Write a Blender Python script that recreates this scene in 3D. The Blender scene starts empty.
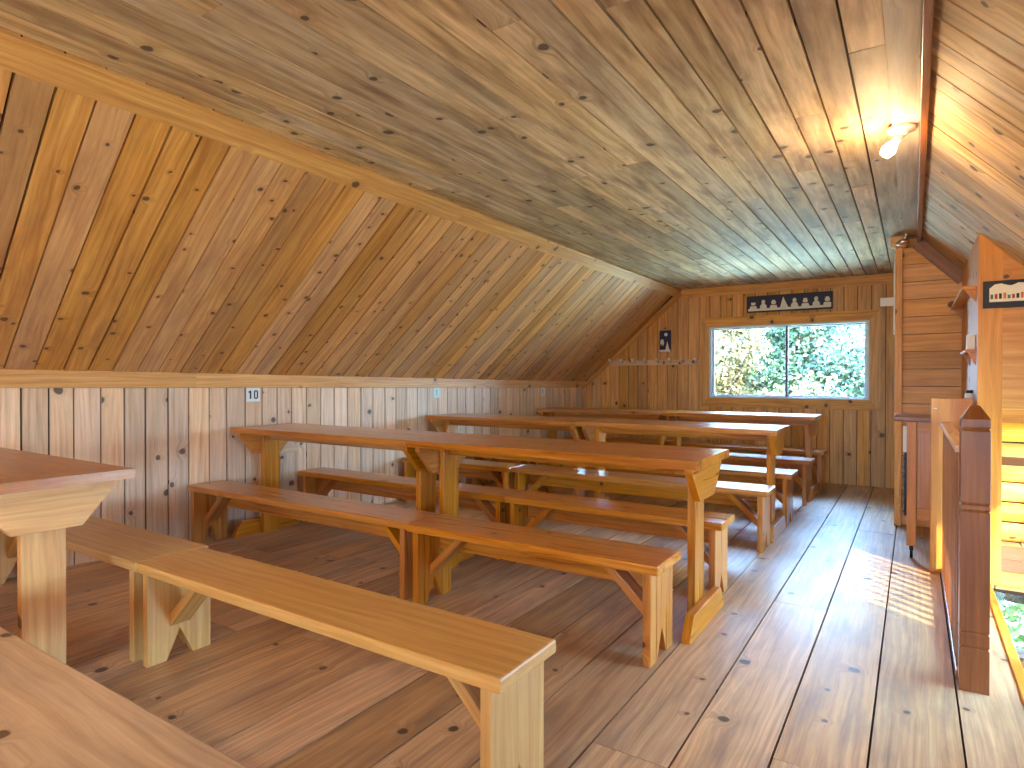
import bpy, math, random
from mathutils import Vector, Matrix
random.seed(7)
SC = bpy.context.scene
COL = SC.collection

# ------------------------------------------------------------------ camera, world, sun, exposure
EYE = 1.22
cam_d = bpy.data.cameras.new('camera')
cam = bpy.data.objects.new('camera', cam_d); COL.objects.link(cam)
cam_d.sensor_width = 36.0
cam_d.lens = 36.0 * 618.9 / 1024.0
cam_d.clip_start = 0.02; cam_d.clip_end = 300
_y, _p, _r = .5761, -.0077, -.0012
M3 = Matrix.Rotation(_y, 3, 'Z') @ Matrix.Rotation(_p, 3, 'X') @ Matrix.Rotation(_r, 3, 'Y') @ Matrix.Rotation(math.pi/2, 3, 'X')
cam.matrix_world = Matrix.Translation((0, 0, EYE)) @ M3.to_4x4()
SC.camera = cam

world = bpy.data.worlds.new('sky'); SC.world = world; world.use_nodes = True
wn = world.node_tree.nodes; wl = world.node_tree.links; wn.clear()
wo = wn.new('ShaderNodeOutputWorld'); wb = wn.new('ShaderNodeBackground')
wg = wn.new('ShaderNodeTexCoord'); ws = wn.new('ShaderNodeSeparateXYZ'); wr = wn.new('ShaderNodeValToRGB')
wr.color_ramp.elements[0].position = .45; wr.color_ramp.elements[0].color = (.34, .36, .36, 1)
wr.color_ramp.elements[1].position = .52; wr.color_ramp.elements[1].color = (.37, .68, 1.0, 1)
e = wr.color_ramp.elements.new(1.0); e.color = (.22, .50, 1.0, 1)
wm = wn.new('ShaderNodeMath'); wm.operation = 'MULTIPLY_ADD'; wm.inputs[1].default_value = .5; wm.inputs[2].default_value = .5
wl.new(wg.outputs['Generated'], ws.inputs[0]); wl.new(ws.outputs['Z'], wm.inputs[0]); wl.new(wm.outputs[0], wr.inputs[0])
wl.new(wr.outputs[0], wb.inputs[0]); wb.inputs[1].default_value = 50.0; wl.new(wb.outputs[0], wo.inputs[0])

sun_d = bpy.data.lights.new('sun', 'SUN'); sun_d.energy = 17.0; sun_d.angle = .03; sun_d.color = (1.0, .86, .62)
sun = bpy.data.objects.new('sun', sun_d); COL.objects.link(sun)
sun.rotation_euler = Vector((-.62, .52, -.35)).to_track_quat('-Z', 'Y').to_euler()

SC.view_settings.view_transform = 'Standard'
SC.view_settings.look = 'None'
SC.view_settings.gamma = 1.0
SC.view_settings.use_curve_mapping = False
SC.view_settings.exposure = 0.5

BULB_W = 11.0
# ------------------------------------------------------------------ materials
def nodes(name):
    m = bpy.data.materials.new(name); m.use_nodes = True
    t = m.node_tree; t.nodes.clear()
    o = t.nodes.new('ShaderNodeOutputMaterial'); b = t.nodes.new('ShaderNodeBsdfPrincipled')
    t.links.new(b.outputs[0], o.inputs[0])
    return m, t, b
def soft(c, k=1.06):
    a = sum(c)/3; return tuple(a+(x-a)*k for x in c)
def srgb(c):
    return tuple(((x/255)/12.92 if x/255 <= .04045 else ((x/255+.055)/1.055)**2.4) for x in c) + (1,)

def wood(name, light, mid, dark, stain=(120, 110, 110), stain_amt=.3, knots=.5, rough=.5, coat=0.0, grain=1.0, knot_scale=4.5, vary=.35, knot_size=.10, coat_rough=.18, bump=.25):
    m, t, b = nodes(name); N = t.nodes; L = t.links
    light, mid, dark, stain = soft(light), soft(mid), soft(dark), soft(stain)
    def math_(op, a, c=None, cl=False):
        n = N.new('ShaderNodeMath'); n.operation = op; n.use_clamp = cl
        for i, x in enumerate((a, c)):
            if x is None: continue
            if isinstance(x, (int, float)): n.inputs[i].default_value = x
            else: L.new(x, n.inputs[i])
        return n.outputs[0]
    def mix(f, a, c, bt='MIX'):
        n = N.new('ShaderNodeMix'); n.data_type = 'RGBA'; n.blend_type = bt
        for i, x in ((0, f), (6, a), (7, c)):
            if isinstance(x, (int, float)): n.inputs[i].default_value = x
            elif isinstance(x, tuple): n.inputs[i].default_value = x
            else: L.new(x, n.inputs[i])
        return n.outputs[2]
    uv = N.new('ShaderNodeUVMap'); uv.uv_map = 'UVMap'
    rn = N.new('ShaderNodeUVMap'); rn.uv_map = 'rnd'
    rs = N.new('ShaderNodeSeparateXYZ'); L.new(rn.outputs[0], rs.inputs[0])
    # knots
    vo = N.new('ShaderNodeTexVoronoi'); vo.voronoi_dimensions = '2D'; vo.inputs['Scale'].default_value = knot_scale; vo.inputs['Randomness'].default_value = 1.0
    kd = N.new('ShaderNodeTexNoise'); kd.inputs['Scale'].default_value = 18; kd.inputs['Detail'].default_value = 1
    L.new(uv.outputs[0], kd.inputs['Vector'])
    va = N.new('ShaderNodeVectorMath'); va.operation = 'SCALE'; va.inputs['Scale'].default_value = .022
    L.new(kd.outputs['Color'], va.inputs[0])
    vb = N.new('ShaderNodeVectorMath'); vb.operation = 'ADD'; L.new(uv.outputs[0], vb.inputs[0]); L.new(va.outputs[0], vb.inputs[1])
    L.new(vb.outputs[0], vo.inputs['Vector'])
    cs = N.new('ShaderNodeSeparateColor'); L.new(vo.outputs['Color'], cs.inputs[0])
    present = math_('LESS_THAN', cs.outputs[0], knots)
    size = math_('MULTIPLY_ADD', cs.outputs[1], knot_size*.7); N[-1].inputs[2].default_value = knot_size*.5
    q = math_('DIVIDE', vo.outputs['Distance'], size)
    mr = N.new('ShaderNodeMapRange'); mr.interpolation_type = 'SMOOTHSTEP'; mr.inputs[1].default_value = .75; mr.inputs[2].default_value = 1.15; mr.inputs[3].default_value = 1; mr.inputs[4].default_value = 0
    L.new(q, mr.inputs[0]); kn = math_('MULTIPLY', mr.outputs[0], present)
    mh = N.new('ShaderNodeMapRange'); mh.interpolation_type = 'SMOOTHSTEP'; mh.inputs[1].default_value = .8; mh.inputs[2].default_value = 3.4; mh.inputs[3].default_value = 1; mh.inputs[4].default_value = 0
    L.new(q, mh.inputs[0]); halo = math_('MULTIPLY', mh.outputs[0], present)
    # grain coordinate: stretched along u, bulging round knots
    sp = N.new('ShaderNodeSeparateXYZ'); L.new(uv.outputs[0], sp.inputs[0])
    wv = N.new('ShaderNodeTexNoise'); wv.inputs['Scale'].default_value = 2.2; wv.inputs['Detail'].default_value = 2
    cw = N.new('ShaderNodeCombineXYZ'); L.new(math_('MULTIPLY', sp.outputs[0], .5), cw.inputs[0]); L.new(math_('MULTIPLY', sp.outputs[1], 1.6), cw.inputs[1])
    L.new(cw.outputs[0], wv.inputs['Vector'])
    v2 = math_('ADD', sp.outputs[1], math_('MULTIPLY', wv.outputs['Fac'], .09))
    v2 = math_('ADD', v2, math_('MULTIPLY', halo, .035))
    cg = N.new('ShaderNodeCombineXYZ'); L.new(math_('MULTIPLY', sp.outputs[0], 1.3), cg.inputs[0]); L.new(math_('MULTIPLY', v2, 42.0*grain), cg.inputs[1])
    g = N.new('ShaderNodeTexNoise'); g.inputs['Scale'].default_value = 1; g.inputs['Detail'].default_value = 5; g.inputs['Roughness'].default_value = .65
    L.new(cg.outputs[0], g.inputs['Vector'])
    ramp = N.new('ShaderNodeValToRGB'); r = ramp.color_ramp
    r.elements[0].position = .30; r.elements[0].color = srgb(tuple(.62*a+.38*c for a, c in zip(dark, mid)))
    r.elements[1].position = .66; r.elements[1].color = srgb(light)
    x = r.elements.new(.47); x.color = srgb(mid)
    L.new(g.outputs['Fac'], ramp.inputs[0])
    # stain patches stretched along the board
    st = N.new('ShaderNodeTexNoise'); st.inputs['Scale'].default_value = 1; st.inputs['Detail'].default_value = 4; st.inputs['Roughness'].default_value = .6
    cst = N.new('ShaderNodeCombineXYZ'); L.new(math_('MULTIPLY', sp.outputs[0], 1.8), cst.inputs[0]); L.new(math_('MULTIPLY', sp.outputs[1], 9.0), cst.inputs[1])
    L.new(cst.outputs[0], st.inputs['Vector'])
    ms = N.new('ShaderNodeMapRange'); ms.inputs[1].default_value = .45; ms.inputs[2].default_value = .72; L.new(st.outputs['Fac'], ms.inputs[0])
    col = mix(math_('MULTIPLY', ms.outputs[0], stain_amt), ramp.outputs[0], srgb(stain))
    # tone per board
    hs = N.new('ShaderNodeHueSaturation')
    L.new(math_('MULTIPLY_ADD', rs.outputs[0], vary), hs.inputs['Value']); N[-1].inputs[2].default_value = 1-vary*.5
    L.new(math_('MULTIPLY_ADD', rs.outputs[1], vary*.5), hs.inputs['Saturation']); N[-1].inputs[2].default_value = 1.06-vary*.25
    L.new(col, hs.inputs['Color'])
    dk = tuple(.2*c for c in srgb(dark)[:3]) + (1,)
    col = mix(math_('MULTIPLY', halo, .24), hs.outputs[0], srgb(dark))
    col = mix(math_('MULTIPLY', kn, .88), col, dk)
    L.new(col, b.inputs['Base Color'])
    rr = math_('MULTIPLY_ADD', g.outputs['Fac'], .25); N[-1].inputs[2].default_value = rough-.12
    L.new(rr, b.inputs['Roughness'])
    b.inputs['Coat Weight'].default_value = coat; b.inputs['Coat Roughness'].default_value = coat_rough
    bp = N.new('ShaderNodeBump'); bp.inputs['Strength'].default_value = bump; bp.inputs['Distance'].default_value = .004
    L.new(g.outputs['Fac'], bp.inputs['Height']); L.new(bp.outputs[0], b.inputs['Normal'])
    return m
def plain(name, c, rough=.5, metal=0.0):
    m, t, b = nodes(name)
    n = t.nodes.new('ShaderNodeTexNoise'); n.inputs['Scale'].default_value = 14; n.inputs['Detail'].default_value = 3
    mx = t.nodes.new('ShaderNodeMix'); mx.data_type = 'RGBA'
    cc = srgb(c); mx.inputs[6].default_value = tuple(.88*x for x in cc[:3])+(1,); mx.inputs[7].default_value = tuple(min(1, 1.08*x) for x in cc[:3])+(1,)
    t.links.new(n.outputs['Fac'], mx.inputs[0]); t.links.new(mx.outputs[2], b.inputs['Base Color'])
    b.inputs['Roughness'].default_value = rough; b.inputs['Metallic'].default_value = metal
    return m
def glow(name, c, s):
    m, t, b = nodes(name)
    b.inputs['Base Color'].default_value = srgb(c); b.inputs['Emission Color'].default_value = srgb(c); b.inputs['Emission Strength'].default_value = s
    return m
def leafmat(name, c1, c2, c3):
    m, t, b = nodes(name)
    rn = t.nodes.new('ShaderNodeUVMap'); rn.uv_map = 'rnd'; s = t.nodes.new('ShaderNodeSeparateXYZ'); t.links.new(rn.outputs[0], s.inputs[0])
    r = t.nodes.new('ShaderNodeValToRGB'); r.color_ramp.elements[0].color = srgb(c1); r.color_ramp.elements[1].color = srgb(c3)
    x = r.color_ramp.elements.new(.5); x.color = srgb(c2)
    t.links.new(s.outputs[0], r.inputs[0]); t.links.new(r.outputs[0], b.inputs['Base Color']); b.inputs['Roughness'].default_value = .5
    tr = t.nodes.new('ShaderNodeBsdfTranslucent'); t.links.new(r.outputs[0], tr.inputs[0])
    ms = t.nodes.new('ShaderNodeMixShader'); ms.inputs[0].default_value = .4
    t.links.new(b.outputs[0], ms.inputs[1]); t.links.new(tr.outputs[0], ms.inputs[2])
    t.links.new(ms.outputs[0], [n for n in t.nodes if n.type == 'OUTPUT_MATERIAL'][0].inputs[0])
    return m

W_SLOPE = wood('pine_slope_boards', (222, 172, 120), (204, 150, 100), (160, 106, 66), stain=(140, 92, 70), stain_amt=.5, knots=.42, knot_size=.1, knot_scale=6.5, vary=.4, rough=.55)
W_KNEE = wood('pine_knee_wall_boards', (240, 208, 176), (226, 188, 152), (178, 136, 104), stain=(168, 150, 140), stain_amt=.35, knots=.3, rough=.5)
W_FAR = wood('pine_gable_boards', (236, 190, 132), (218, 166, 108), (176, 122, 74), stain=(150, 96, 66), stain_amt=.4, knots=.28, rough=.5)
W_CEIL = wood('rough_ceiling_boards', (222, 196, 160), (196, 166, 128), (128, 98, 70), stain=(118, 86, 64), stain_amt=.85, knots=.4, rough=.62, grain=.6, vary=.5)
W_TRIM = wood('pine_trim', (226, 176, 118), (208, 152, 96), (160, 106, 62), stain=(170, 120, 84), stain_amt=.3, knots=.3, rough=.5, vary=.12)
W_PALE = wood('grey_pine_trim', (205, 190, 172), (186, 170, 152), (140, 124, 108), stain=(130, 122, 116), stain_amt=.5, knots=.35, rough=.6, vary=.12)
W_FLOOR = wood('worn_floor_boards', (222, 182, 138), (200, 156, 114), (152, 112, 80), stain=(116, 92, 78), stain_amt=.6, knots=.3, rough=.5, coat=.14, coat_rough=.3, bump=.06, vary=.4, grain=1.3, knot_scale=3.6, knot_size=.075)
W_BENCH = wood('varnished_bench_pine', (212, 150, 88), (190, 124, 66), (142, 82, 42), stain=(140, 78, 50), stain_amt=.3, knots=.14, rough=.30, coat=.5, vary=.25)
W_HONEY = wood('honey_bench_pine', (214, 172, 116), (200, 154, 98), (170, 122, 74), stain=(176, 112, 66), stain_amt=.25, knots=.015, rough=.42, coat=.2, vary=.12)
W_BARE = wood('bare_bench_pine', (222, 194, 160), (204, 172, 138), (164, 130, 98), stain=(150, 130, 122), stain_amt=.5, knots=.25, rough=.45, coat=.15, vary=.15, knot_size=.13)
W_OLD = wood('old_tabletop_pine', (200, 134, 78), (174, 106, 56), (122, 70, 36), stain=(104, 58, 38), stain_amt=.5, knots=.4, rough=.35, coat=.3, vary=.3)
W_PANEL = wood('orange_pine_panel', (216, 156, 92), (200, 136, 74), (162, 100, 50), stain=(184, 116, 66), stain_amt=.3, knots=.15, rough=.42, coat=.2, vary=.12, grain=.6)
W_NEWEL = wood('dark_newel_wood', (160, 102, 60), (138, 84, 48), (100, 58, 32), stain=(100, 54, 38), stain_amt=.3, knots=.05, rough=.38, coat=.3, vary=.1, grain=.8)
W_LOG = wood('log_wall_wood', (240, 200, 120), (226, 178, 96), (176, 124, 60), stain=(150, 104, 62), stain_amt=.5, knots=.5, rough=.5)
M_GAP = plain('dark_gap', (34, 22, 16), .9)
M_WHITE = plain('white_paint', (236, 236, 232), .45)
M_FRAME = plain('white_vinyl_window', (214, 226, 238), .35)
M_SASH = plain('slate_window_sash', (70, 84, 110), .4)
M_NAVY = plain('navy_paint', (34, 44, 84), .5)
M_BLACK = plain('black_paint', (22, 20, 22), .45)
M_SNOW = plain('snow_white_paint', (240, 238, 232), .6)
M_ORANGE = plain('orange_paint', (214, 120, 60), .6)
M_GREEN = plain('green_paint', (70, 120, 70), .6)
M_RED = plain('red_paint', (170, 60, 50), .6)
M_CREAM = plain('cream_paint', (240, 228, 200), .6)
M_MOON = plain('pale_moon_paint', (230, 236, 244), .6)
M_CHROME = plain('chrome', (225, 225, 225), .12, 1.0)
M_IRON = plain('dark_iron', (44, 42, 44), .4, .8)
M_PEG = plain('pale_peg_wood', (250, 240, 220), .3)
M_BULB = glow('lit_bulb', (255, 214, 140), 60)
M_GROUND = plain('pale_bounce_ground', (222, 214, 168), .9)  # ground colour kept pale yellow so it bounces light up to the ceiling
M_BARK = plain('bark', (110, 92, 78), .9)
def glassmat():
    m = bpy.data.materials.new('window_glass'); m.use_nodes = True; t = m.node_tree; t.nodes.clear()
    o = t.nodes.new('ShaderNodeOutputMaterial'); a = t.nodes.new('ShaderNodeBsdfTransparent'); g = t.nodes.new('ShaderNodeBsdfGlossy')
    f = t.nodes.new('ShaderNodeFresnel'); f.inputs[0].default_value = 1.35; x = t.nodes.new('ShaderNodeMixShader')
    a.inputs[0].default_value = (.96, .98, 1, 1); g.inputs['Roughness'].default_value = .02
    t.links.new(f.outputs[0], x.inputs[0]); t.links.new(a.outputs[0], x.inputs[1]); t.links.new(g.outputs[0], x.inputs[2]); t.links.new(x.outputs[0], o.inputs[0])
    return m
M_GLASS = glassmat()

# ------------------------------------------------------------------ mesh builder
class MB:
    def __init__(s): s.v = []; s.f = []; s.uv = []; s.r = []; s.mi = []; s.mats = []
    def poly(s, pts, g, off, rnd, mat):
        """one face; g = grain direction (world)"""
        i0 = len(s.v); s.v += [tuple(p) for p in pts]; n = len(pts)
        s.f.append(tuple(range(i0, i0+n)))
        P = [Vector(p) for p in pts]
        nor = Vector((0, 0, 0))
        for k in range(n): nor += P[k].cross(P[(k+1) % n])
        if nor.length < 1e-12: nor = Vector((0, 0, 1))
        nor.normalize(); g = Vector(g).normalized()
        w = nor.cross(g)
        if w.length < .2:
            ref = Vector((0, 0, 1)) if abs(nor.z) < .9 else Vector((1, 0, 0))
            a = nor.cross(ref).normalized(); w = nor.cross(a); ua = a*3.0; wa = w*.6     # end grain
        else: ua = g; wa = w.normalized()
        # planar position relative to the first vertex group keeps numbers small
        s.uv += [(p.dot(ua)+off[0], p.dot(wa)+off[1]) for p in P]; s.r += [rnd]*n
        if mat not in s.mats: s.mats.append(mat)
        s.mi.append(s.mats.index(mat))
    def hexa(s, c, g, mat, off=None, rnd=None):
        """8 corners: bottom 4 (ccw) then top 4"""
        off = off or (random.uniform(0, 60), random.uniform(0, 60)); rnd = rnd or (random.random(), random.random())
        for q in ((3, 2, 1, 0), (4, 5, 6, 7), (0, 1, 5, 4), (1, 2, 6, 5), (2, 3, 7, 6), (3, 0, 4, 7)):
            s.poly([c[k] for k in q], g, off, rnd, mat)
    def box(s, x0, x1, y0, y1, z0, z1, mat, g=None, M=None, off=None, rnd=None):
        if g is None:
            d = (x1-x0, y1-y0, z1-z0); k = d.index(max(d)); g = [(1, 0, 0), (0, 1, 0), (0, 0, 1)][k]
        c = [(x0, y0, z0), (x1, y0, z0), (x1, y1, z0), (x0, y1, z0), (x0, y0, z1), (x1, y0, z1), (x1, y1, z1), (x0, y1, z1)]
        if M is not None: c = [tuple(M @ Vector(p)) for p in c]; g = M.to_3x3() @ Vector(g)
        s.hexa(c, g, mat, off, rnd); return s
    def prism(s, prof, a, b, axis, mat, g=(0, 0, 1), M=None):
        """prof = list of (p,q); extruded from a to b along axis; y: (x,z); x: (y,z); z: (x,y)"""
        def mk(p, t):
            r = {'x': (t, p[0], p[1]), 'y': (p[0], t, p[1]), 'z': (p[0], p[1], t)}[axis]
            return tuple(M @ Vector(r)) if M is not None else r
        if M is not None: g = M.to_3x3() @ Vector(g)
        off = (random.uniform(0, 60), random.uniform(0, 60)); rnd = (random.random(), random.random())
        A = [mk(p, a) for p in prof]; B = [mk(p, b) for p in prof]; n = len(prof)
        s.poly(A, g, off, rnd, mat); s.poly(B[::-1], g, off, rnd, mat)
        for k in range(n): s.poly([A[(k+1) % n], A[k], B[k], B[(k+1) % n]], g, off, rnd, mat)
        return s
    def lathe(s, prof, seg, M, mat):
        """prof (r,z) revolved round z"""
        off = (random.uniform(0, 60), random.uniform(0, 60)); rnd = (random.random(), random.random())
        for i in range(len(prof)-1):
            for k in range(seg):
                a0 = 2*math.pi*k/seg; a1 = 2*math.pi*(k+1)/seg
                (r0, z0), (r1, z1) = prof[i], prof[i+1]
                q = [(r0*math.cos(a0), r0*math.sin(a0), z0), (r0*math.cos(a1), r0*math.sin(a1), z0), (r1*math.cos(a1), r1*math.sin(a1), z1), (r1*math.cos(a0), r1*math.sin(a0), z1)]
                if r0 < 1e-6: q = [q[0], q[2], q[3]]
                elif r1 < 1e-6: q = q[:3]
                s.poly([tuple(M @ Vector(p)) for p in q], (0, 0, 1), off, rnd, mat)
        return s
    def build(s, name, parent=None, bevel=0, smooth=False, weld=True):
        me = bpy.data.meshes.new(name); me.from_pydata(s.v, [], s.f)
        for m in s.mats: me.materials.append(m)
        u = me.uv_layers.new(name='UVMap'); r = me.uv_layers.new(name='rnd')
        u.data.foreach_set('uv', [c for p in s.uv for c in p]); r.data.foreach_set('uv', [c for p in s.r for c in p])
        me.polygons.foreach_set('material_index', s.mi)
        me.update()
        import bmesh
        bm = bmesh.new(); bm.from_mesh(me)
        if weld: bmesh.ops.remove_doubles(bm, verts=bm.verts, dist=1e-5)
        if smooth:
            for f in bm.faces: f.smooth = True
        if weld: bmesh.ops.recalc_face_normals(bm, faces=bm.faces)
        bm.to_mesh(me); bm.free()
        o = bpy.data.objects.new(name, me); COL.objects.link(o)
        if parent: o.parent = parent
        if bevel:
            b = o.modifiers.new('bevel', 'BEVEL'); b.width = bevel; b.segments = 2; b.limit_method = 'ANGLE'; b.angle_limit = .6
        return o
def struct(o): o['kind'] = 'structure'; return o
def tag(o, label, cat, group=None):
    o['label'] = label; o['category'] = cat
    if group: o['group'] = group
    return o
def thing(name, loc, label, cat, group=None, rz=0):
    o = bpy.data.objects.new(name, None); COL.objects.link(o); o.location = loc; o.rotation_euler = (0, 0, rz); o.empty_display_size = .1
    return tag(o, label, cat, group)

# ------------------------------------------------------------------ room shell
YF, YN = 8.15, -3.0
CZ, XA = 2.415, -2.62                 # ceiling height, left edge of the flat ceiling
def wx(y): return -4.62 + (y-1.7)*.0961
def zb(y): return 1.163 - (y-1.466)*.0094     # underside of the eaves trim
def zt(y): return 1.287 - (y-1.466)*.0146
XR0, XR1 = .045, 1.25
def zr(x): return 2.405 - (x-.04)*1.07

# floor: wide boards along y, stair well cut out
WELL = (.375, 1.25, 2.5, 4.62)
mb = MB(); x = -.117-.262*20
while x < 1.25:
    wd = .262; x1 = min(x+wd, 1.25)
    y = YN - random.uniform(0, 3)
    while y < YF:
        ln = random.choice((3.0, 3.6, 4.2, 4.8)); y1 = min(y+ln, YF)
        segs = [(max(y, YN), y1, x, x1)]
        out = []
        for a, c, p, q in segs:
            if q > WELL[0] + .001:
                if p < WELL[0]: out.append((a, c, p, WELL[0]))
                if a < WELL[2]: out.append((a, min(c, WELL[2]), max(p, WELL[0]), q))
                if c > WELL[3]: out.append((max(a, WELL[3]), c, max(p, WELL[0]), q))
            else: out.append((a, c, p, q))
        off = (random.uniform(0, 60), random.uniform(0, 60)); rnd = (random.random(), random.random()); gp = random.uniform(.0032, .0052)
        for a, c, p, q in out:
            if c-a > .01 and q-p > .01:
                mb.box(p+(gp if p == x else 0), q-(gp if q == x1 else 0), a+.0015, c-.0015, -.03, 0, W_FLOOR, g=(0, 1, 0), off=off, rnd=rnd)
        y = y1
    x = x1
for a in ((-5.4, WELL[0], YN, YF, -.16), (WELL[0], 1.25, YN, WELL[2], -.16), (WELL[0], 1.25, WELL[3], 4.9, -.032), (WELL[0], 1.25, 4.9, YF, -.16)):
    mb.box(a[0], a[1], a[2], a[3], a[4], -.014, M_GAP)
struct(mb.build('floor', weld=False))
tr = MB().box(.352, .392, WELL[2], WELL[3], -.16, .006, W_PANEL); struct(tr.build('trim_1', bevel=.004))

# ceiling
mb = MB(); x = XA; nb = 20; bw = (-.086-XA)/nb
for i in range(nb):
    x1 = x+bw; y = YN - random.uniform(0, 3.)
    while y < YF:
        ln = random.uniform(1.5, 4.2); y1 = min(y+ln, YF); a = max(y, YN)
        gp = random.uniform(.003, .006); dz = random.uniform(0, .003)
        if y1-a > .02: mb.box(x+gp, x1-gp, a+.001, y1-.001, CZ+dz, CZ+.03, W_CEIL, g=(0, 1, 0))
        y = y1
    x = x1
mb.box(XA-.12, XR0+.1, YN-.1, YF+.14, CZ+.018, CZ+.14, M_GAP)
struct(mb.build('ceiling', weld=False))
struct(MB().box(-.092, .016, YN, YF, CZ-.018, CZ+.012, W_PALE).build('trim_2', bevel=.003))
struct(MB().box(.016, .046, YN, 6.15, CZ-.06, CZ+.012, W_NEWEL).build('trim_3', bevel=.003))

# left slope: boards run down the slope
mb = MB(); y = YN; p = .143
def sl(t, y, o=0.0):                 # t 0 at ceiling edge .. 1 at eaves trim, o = inward offset
    a = Vector((XA, y, CZ)); c = Vector((wx(y), y, zt(y)-.02)); d = c-a
    n = Vector((-d.z, 0, d.x)).normalized(); n = -n if n.x < 0 else n
    return a + d*t + n*o
SK = .31                             # the boards lean: upper ends sit nearer the camera
while y-SK < YF:
    y1 = y+p*random.choice((.95, 1, 1, 1.05)); gp = random.choice((.0032, .0042, .0055, .007)); o = random.uniform(0, .003)
    def ln(yy):                      # (t, y) of the lower and upper end of a board edge, cut at the walls
        tb, yb, tt, yt = 1.0, yy, 0.0, yy-SK
        if yb > YF: tb, yb = (YF-yt)/SK, YF
        if yt < YN: tt, yt = (YN-yt)/SK, YN
        return tb, yb, tt, yt
    if y1-SK-gp < YF:
        a0, a1 = ln(y+gp), ln(y1-gp)
        f = lambda o_: [sl(a0[0], a0[1], o_), sl(a1[0], a1[1], o_), sl(a1[2], a1[3], o_), sl(a0[2], a0[3], o_)]
        mb.hexa([tuple(q) for q in f(-.02)+f(o)], sl(1, y)-sl(0, y-SK), W_SLOPE)
    y = y1
for k in range(24):
  ya = YN+(YF-YN)*k/24; yb = YN+(YF-YN)*(k+1)/24
  c = [sl(1, ya, -.12), sl(1, yb, -.12), sl(0, yb, -.12), sl(0, ya, -.12), sl(1, ya, -.016), sl(1, yb, -.016), sl(0, yb, -.016), sl(0, ya, -.016)]
  mb.hexa([tuple(q) for q in c], (0, 1, 0), M_GAP)
struct(mb.build('wall_left_sloped', weld=False))
# long batten over the joint of slope and ceiling
mb = MB(); ys = [YN, -.2, 3.45, 4.9, YF]
for a, c_ in zip(ys[:-1], ys[1:]):
    f0, f1 = 0.0, .062
    c = [sl(f1, a, .001), sl(f1, c_, .001), sl(f0, c_, .001), sl(f0, a, .001), sl(f1, a, .02), sl(f1, c_, .02), sl(f0, c_, .02), sl(f0, a, .02)]
    mb.hexa([tuple(q) for q in c], (0, 1, 0), W_TRIM)
struct(mb.build('trim_4', bevel=.002))
# left knee wall
mb = MB(); y = YN
while y < YF:
    w = .143*random.choice((.93, 1, 1, 1.07)); y1 = min(y+w, YF); gp = random.choice((.004, .005, .0065))
    q = lambda yy, z, o: (wx(yy)+o, yy, z)
    c = [q(y+gp, 0, -.02), q(y1-gp, 0, -.02), q(y1-gp, 0, 0), q(y+gp, 0, 0)]
    c2 = [(a[0], a[1], zb(a[1])+.06) for a in c]
    mb.hexa(c+c2, (0, 0, 1), W_KNEE); y = y1
c = [(wx(YN)-.1, YN, -.02), (wx(YF)-.1, YF, -.02), (wx(YF)-.012, YF, -.02), (wx(YN)-.012, YN, -.02)]
mb.hexa(c+[(a[0], a[1], zt(a[1])) for a in c], (0, 1, 0), M_GAP)
struct(mb.build('wall_left', weld=False))
mb = MB(); ys = [YN, -.5, 2.6, 5.9, YF]
for a, b_ in zip(ys[:-1], ys[1:]):
    c = [(wx(a)-.01, a, zb(a)), (wx(b_)-.01, b_, zb(b_)), (wx(b_)+.022, b_, zb(b_)), (wx(a)+.022, a, zb(a))]
    mb.hexa(c+[(k[0], k[1], zt(k[1])) for k in c], (0, 1, 0), W_TRIM)
struct(mb.build('trim_5', bevel=.003))

# far gable wall with window opening
WX0, WX1, WZ0, WZ1 = -2.235, -.43, .985, 1.90
def ztop(x, lo=0):
    if x < XA: return CZ - (XA-x)/(XA-wx(YF))*(CZ-zt(YF))
    if x > XR0: return zr(x)
    return CZ
mb = MB(); x = wx(YF)-.05
def vb(mb, x0, x1, y0, y1, z0, z1a, z1b, mat):
    c = [(x0, y0, z0), (x1, y0, z0), (x1, y1, z0), (x0, y1, z0), (x0, y0, z1a), (x1, y0, z1b), (x1, y1, z1b), (x0, y1, z1a)]
    mb.hexa(c, (0, 0, 1), mat)
x -= 0
while x < XR1:
    x1 = min(x+.1400, XR1); gp = random.uniform(.003, .0045)
    for a, b_ in (((x, x1),) if not (x < WX1 < x1 or x < WX0 < x1) else ((x, WX0 if x < WX0 < x1 else WX1), (WX0 if x < WX0 < x1 else WX1, x1))):
        inw = (a+b_)/2 > WX0 and (a+b_)/2 < WX1
        g0 = gp if a == x else 0; g1 = gp if b_ == x1 else 0
        if inw:
            vb(mb, a+g0, b_-g1, YF, YF+.02, 0, WZ0, WZ0, W_FAR); vb(mb, a+g0, b_-g1, YF, YF+.02, WZ1, ztop(a), ztop(b_), W_FAR)
        else: vb(mb, a+g0, b_-g1, YF, YF+.02, 0, ztop(a), ztop(b_), W_FAR)
    x = x1
for a in ((wx(YF)-.1, WX0), (WX1, XR1)):
    c0 = max(a[0], wx(YF)-.1)
    n = 8
    for k in range(n):
        u0 = a[0]+(a[1]-a[0])*k/n; u1 = a[0]+(a[1]-a[0])*(k+1)/n
        vb(mb, u0, u1, YF+.014, YF+.14, -.16, ztop(u0)+.12, ztop(u1)+.12, M_GAP)
mb.box(WX0, WX1, YF+.014, YF+.14, -.16, WZ0, M_GAP); mb.box(WX0, WX1, YF+.014, YF+.14, WZ1, CZ+.12, M_GAP)
struct(mb.build('wall_far', weld=False))
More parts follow.
